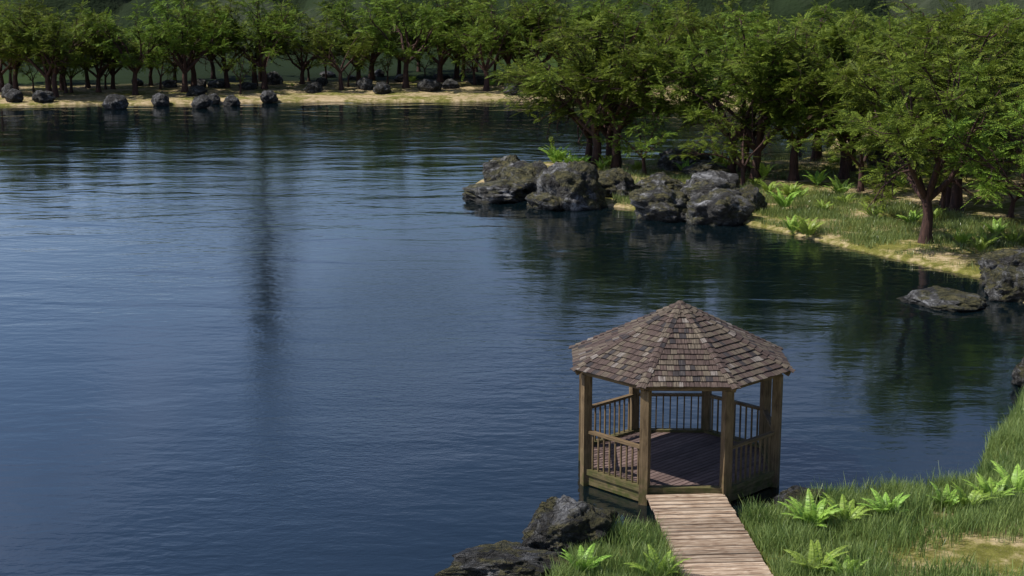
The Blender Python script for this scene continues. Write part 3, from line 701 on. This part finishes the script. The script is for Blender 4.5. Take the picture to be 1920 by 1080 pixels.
# roof
def roof():
    mb = MB(); sl = MB(); capm = []
    apx = Vector((0, 0, ZA)); rows = 16
    for i in range(8):
        A, B = cn(i, RE, ZE), cn((i+1) % 8, RE, ZE); lat = (B-A).normalized(); mid = (A+B)/2; upv = (apx-mid); Ls = upv.length; upv.normalize()
        nrm = lat.cross(upv).normalized()
        if nrm.z < 0: nrm = -nrm
        W = (B-A).length
        # sheathing
        ins = .06
        a_, b_, c_ = A+upv*ins, B+upv*ins, apx
        sl.hexa([a_-nrm*.05+lat*.03, b_-nrm*.05-lat*.03, c_-nrm*.05, c_-nrm*.051, a_-nrm*.012+lat*.03, b_-nrm*.012-lat*.03, c_-nrm*.012, c_-nrm*.0121], W, 1, rg.random()*5)
        ex = Ls/rows
        for r in range(rows):
            v0 = r*ex-.02; v1 = (r+1)*ex+.045
            w0 = W*(1-max(0, v0)/Ls); w1 = W*max(0, 1-v1/Ls)
            x = -w0/2-rg.uniform(0, .15)
            while x < w0/2:
                sw = rg.uniform(.10, .17); x2 = min(x+sw, w0/2); xl = max(x, -w0/2)
                if x2-xl > .02:
                    g = .004; j0 = v0+rg.uniform(-.012, .008)
                    bl, br = xl+g, x2-g
                    tl = max(-w1/2, min(w1/2, bl)); tr = max(-w1/2, min(w1/2, br))
                    th = rg.uniform(.020, .030); lift = .010+rg.uniform(0, .012)
                    P = lambda xx, vv, nn: mid+lat*xx+upv*vv+nrm*nn
                    p = [P(bl, j0, lift), P(br, j0, lift), P(tr, v1, -.006), P(tl, v1, -.006), P(bl, j0, lift+th), P(br, j0, lift+th), P(tr, v1, .004), P(tl, v1, .004)]
                    i0 = len(mb.v); mb.v += [tuple(q) for q in p]
                    fs = [(0, 3, 2, 1), (4, 5, 6, 7), (0, 1, 5, 4), (1, 2, 6, 5), (2, 3, 7, 6), (3, 0, 4, 7)]; of = rg.random()*30
                    uvs = [(xl+of, 0), (x2+of, 0), (x2+of, ex), (xl+of, ex)]
                    for f in fs: mb.f.append(tuple(i0+q for q in f)); mb.uv += [(uvs[q % 4][0], uvs[q % 4][1]+(0 if q < 4 else .01)) for q in f]
                x = x2 if x2 > x else x+sw
        # hip caps: overlapping folded shingle pairs
        cap = MB(); hip = (apx-A); Lh = hip.length; hip.normalize()
        Zc = cn((i-1) % 8, RE, ZE); latp = (A-Zc).normalized()
        nL = latp.cross((apx-(A+Zc)/2)).normalized()
        if nL.z < 0: nL = -nL
        def perp(sd, n_):  # direction on the slope away from the hip
            q = sd-hip*sd.dot(hip); return q.normalized()
        dr = perp(lat, nrm); dl = perp(-latp, nL); nk = int(Lh/.175)
        for k in range(nk+1):
            s0 = k*.175-.07; s1 = min(s0+.25, Lh+.01); wd = .105
            for dd, nn in ((dr, nrm), (dl, nL)):
                b0 = .052; b1 = .024; up = (nrm+nL).normalized()
                Q = lambda s_, w_, h_: A+hip*s_+dd*w_+nn*h_
                c0 = A+hip*s0+up*(b0+.012); c1 = A+hip*s1+up*(b1+.004)
                p = [c0-up*.02, Q(s0, wd, b0-.028), Q(s1, wd*.9, b1-.022), c1-up*.018, c0, Q(s0, wd, b0-.004), Q(s1, wd*.9, b1), c1]
                i0 = len(cap.v); cap.v += [tuple(q) for q in p]; of = rg.random()*30
                fs = [(0, 3, 2, 1), (4, 5, 6, 7), (0, 1, 5, 4), (1, 2, 6, 5), (2, 3, 7, 6), (3, 0, 4, 7)]
                uvs = [(of, 0), (of+wd, 0), (of+wd, .2), (of, .2)]
                for f in fs: cap.f.append(tuple(i0+q for q in f)); cap.uv += [uvs[q % 4] for q in f]
        capm.append(cap)
    ro = mb.build('roof', M['shingle'], gz0)
    sl.build('sheathing', M['rim'], ro)
    for c in capm: c.build('hip_cap', M['shingle'], ro)
    ra = MB()
    for i in range(8):
        A = cn(i, RE-.03, ZE-.085); B = Vector((0, 0, ZA-.10)); ra = MB(); ra.bar(A+(B-A)*.0, A+(B-A)*.96, .09, .11); ra.build('rafter', M['post'], ro)
    # small finial cap where the hips meet
    f = MB(); f.tube([(0, 0, ZA-.05), (0, 0, ZA+.045), (0, 0, ZA+.06)], [.17, .07, .02], 8); f.build('peak_cap', M['shingle'], ro)
roof()

# ------------------------------------------------------------------ the walkway
ca, sa = math.cos(PHI), math.sin(PHI)
wk = empty('walkway', (GX, GY, 0), PHI)
WROT = R(5.2)
tag(wk, 'pale weathered plank walkway leading from the grass to the gazebo', 'walkway')
y1 = -(RP+.03)*math.cos(PI/8)-.045; wz = .28; n = 29
WP = Vector((.03, y1, 0))
def wrot(q):
    q = Vector(q)-WP; t = max(0.0, min(1.0, -q.y/.25)); a = WROT*1.0
    return Vector((q.x*math.cos(a)-q.y*math.sin(a), q.x*math.sin(a)+q.y*math.cos(a), q.z))+WP
rw = random.Random(6)
mb = MB(); yy = y1
WH = .86
for k in range(n):
    d = rw.uniform(.165, .215); l, r = -WH-rw.uniform(0, .03), WH+rw.uniform(0, .03); z = wz+rw.uniform(-.006, .006); tilt = rw.uniform(-.006, .006)
    # slightly dished board: two strips per plank so that the edges read rounded
    p = [Vector((l, yy-d, z-.05)), Vector((r, yy-d, z-.05)), Vector((r, yy, z-.05)), Vector((l, yy, z-.05))]
    t = [Vector((l, yy-d+.010, z+tilt)), Vector((r, yy-d+.010, z+tilt)), Vector((r, yy-.010, z-tilt)), Vector((l, yy-.010, z-tilt))]
    mb.hexa([wrot(q) for q in p+t], 1.7, d, rw.random()*20)
    yy -= d+rw.uniform(.014, .030)
yend = yy
mb.build('planking', M['walk'], wk)
for sx in (-.62, .62):
    mb = MB(); mb.bar(wrot((sx, y1, wz-.13)), wrot((sx, yend, wz-.13)), .09, .15); mb.build('stringer', M['post'], wk)

# ------------------------------------------------------------------ grass
def grass(name, X, Y, hmin, hmax, width, rng, label):
    n = len(X); Z = terrain(X, Y)
    az = rng.uniform(0, 2*PI, n); fa = rng.uniform(0, 2*PI, n); H = rng.uniform(hmin, hmax, n)*(.85+.40*clump_field(X*1.9, Y*1.9))*np.where(rng.uniform(0, 1, n) < .04, 1.35, 1); ln = rng.uniform(.1, .55, n)*H
    w = width*rng.uniform(.6, 1.2, n)
    bx, by = np.cos(fa)*w/2, np.sin(fa)*w/2; dx, dy = np.cos(az)*ln, np.sin(az)*ln
    P = np.stack([X, Y, Z-.03], 1); S = np.stack([bx, by, 0*bx], 1)
    m1 = P+np.stack([dx*.3, dy*.3, H*.55], 1); tp = P+np.stack([dx, dy, H*.98], 1)
    Vv = np.stack([P-S, P+S, m1+S*.8, m1-S*.8, tp+S*.12, tp-S*.12], 1).reshape(-1, 3)
    i = np.arange(n)[:, None]*6
    Ff = np.concatenate([i+np.array([0, 1, 2, 3]), i+np.array([3, 2, 4, 5])], 1).reshape(-1, 4)
    return tag(obj(name, mesh_np(name, Vv, Ff, M['grass'])), label, 'grass', None, 'stuff')
def clump_field(X, Y, f=1.0):
    return (np.sin(X*1.7*f+2*np.sin(Y*.9*f))+np.sin(Y*2.1*f+1.5*np.sin(X*1.3*f))+.7*np.sin(X*4.1*f+Y*3.3*f))/2.7
rng = np.random.RandomState(2)
def scatter(x0, x1, y0, y1, n): return rng.uniform(x0, x1, n), rng.uniform(y0, y1, n)
X, Y = scatter(0, 17, 27, 46, 440000)
sd = sdist(X, Y)
lx = (X-GX)*ca+(Y-GY)*sa; ly = -(X-GX)*sa+(Y-GY)*ca
qx, qy = lx-WP.x, ly-WP.y
lx = qx*math.cos(-WROT)-qy*math.sin(-WROT)
onwalk = (np.abs(lx) < .93) & (qy > yend-y1)
onwalk2 = (np.abs(lx) < .90)
bare_c = G(1800, 1040)[:2]; bare = np.exp(-(((X-bare_c[0]-.6)/3.2)**2+((Y-bare_c[1]+.8)/1.5)**2))
keep = (sd > -.05) & (sd < 9) & ~onwalk & (rng.uniform(0, 1, len(X)) > bare*1.15) & (rng.uniform(0, 1, len(X)) < np.clip((clump_field(X*1.4, Y*1.4)+.95)*1.3, .12, 1)) & (X*1.0 < Y*.40)
keep &= ~((np.hypot(X-G(1065, 1030)[0], Y-G(1065, 1030)[1]-.5) < .75))
grass('bank_grass', X[keep], Y[keep], .20, .55, .017, rng, 'tall green grass thick on the near bank round the walkway')
# right bank and peninsula
X, Y = scatter(5, 34, 54, 98, 420000)
sd = sdist(X, Y); cf = clump_field(X, Y, .8)
px_ = 960+FPX*X/(Y*math.cos(PITCH)+CH*math.sin(PITCH))
bay = G(1158, 372); cf = cf+2*np.exp(-(((X-bay[0])/1.8)**2+((Y-bay[1])/4.0)**2))
dens = np.clip((cf+.55)*1.6, 0, 1)*np.clip((88-Y)/14, .12, 1)
keep = (sd > -.0) & (sd < 9) & (rng.uniform(0, 1, len(X)) < dens) & (Y > 45)
sx_, sy_ = G(1800, 495)[:2]; keep &= rng.uniform(0, 1, len(X)) > 1.1*np.exp(-(((X-sx_)/3.2)**2+((Y-sy_)/2.6)**2))
grass('meadow_grass', X[keep], Y[keep], .14, .42, .024, rng, 'patchy green grass on the right bank under the trees')
# lone tuft bay between the rock piles is covered by the same sheet

# ------------------------------------------------------------------ light
SUN_AZ = math.atan2(-1, -.15); SUN_EL = R(54)
w = bpy.data.worlds.new("World"); scene.world = w; w.use_nodes = True; nt = w.node_tree
bg = nt.nodes['Background']; sk = nt.nodes.new('ShaderNodeTexSky'); sk.sky_type = 'NISHITA'; sk.sun_disc = False
sk.sun_elevation = SUN_EL; sk.sun_rotation = SUN_AZ; sk.air_density = 1.0; sk.dust_density = 1.0
hsv = nt.nodes.new('ShaderNodeHueSaturation'); hsv.inputs['Saturation'].default_value = 1.12; nt.links.new(sk.outputs[0], hsv.inputs['Color'])
tc = nt.nodes.new('ShaderNodeTexCoord'); mp = nt.nodes.new('ShaderNodeMapping'); mp.inputs['Scale'].default_value = (1.6, 1.6, 4.5)
nt.links.new(tc.outputs['Generated'], mp.inputs[0]); nz = nt.nodes.new('ShaderNodeTexNoise'); nz.inputs['Scale'].default_value = 1.6; nz.inputs['Detail'].default_value = 5
nt.links.new(mp.outputs[0], nz.inputs['Vector']); cr = nt.nodes.new('ShaderNodeMapRange'); nt.links.new(nz.outputs['Fac'], cr.inputs[0])
cr.inputs[1].default_value = .48; cr.inputs[2].default_value = .9
mx = nt.nodes.new('ShaderNodeMix'); mx.data_type = 'RGBA'; nt.links.new(cr.outputs[0], mx.inputs[0]); nt.links.new(hsv.outputs[0], mx.inputs[6]); mx.inputs[7].default_value = (6.5, 7.6, 9.5, 1)
sp = nt.nodes.new('ShaderNodeSeparateXYZ'); nt.links.new(tc.outputs['Generated'], sp.inputs[0])
bd = nt.nodes.new('ShaderNodeMapRange'); nt.links.new(sp.outputs[2], bd.inputs[0])
for i_, v_ in enumerate((.18, .55, 1.5, 1.0)): bd.inputs[i_+1].default_value = v_
be = nt.nodes.new('ShaderNodeMapRange'); nt.links.new(sp.outputs[0], be.inputs[0])
for i_, v_ in enumerate((-.30, .12, 1.42, .90)): be.inputs[i_+1].default_value = v_
bm_ = nt.nodes.new('ShaderNodeMath'); bm_.operation = 'MULTIPLY'; nt.links.new(bd.outputs[0], bm_.inputs[0]); nt.links.new(be.outputs[0], bm_.inputs[1])
vm = nt.nodes.new('ShaderNodeVectorMath'); vm.operation = 'SCALE'; nt.links.new(mx.outputs[2], vm.inputs[0]); nt.links.new(bm_.outputs[0], vm.inputs['Scale'])
tn = nt.nodes.new('ShaderNodeVectorMath'); tn.operation = 'MULTIPLY'; nt.links.new(vm.outputs[0], tn.inputs[0]); tn.inputs[1].default_value = (.98, .97, 1.08)
nt.links.new(tn.outputs[0], bg.inputs[0]); bg.inputs[1].default_value = .057
sd_ = bpy.data.lights.new('sun', 'SUN'); sd_.energy = 4.5; sd_.angle = R(.5); sd_.color = (1, .95, .87)
so = bpy.data.objects.new('sun', sd_); COL.objects.link(so)
sv = Vector((math.sin(SUN_AZ)*math.cos(SUN_EL), math.cos(SUN_AZ)*math.cos(SUN_EL), math.sin(SUN_EL)))
so.rotation_euler = sv.to_track_quat('Z', 'Y').to_euler(); so.location = (-20, 20, 40)
scene.render.engine = 'CYCLES'
vs = scene.view_settings; vs.view_transform = 'Standard'; vs.look = 'None'; vs.gamma = 1; vs.exposure = .25
scene.cycles.max_bounces = 6; scene.cycles.diffuse_bounces = 2; scene.cycles.glossy_bounces = 3; scene.cycles.transmission_bounces = 3; scene.cycles.transparent_max_bounces = 4
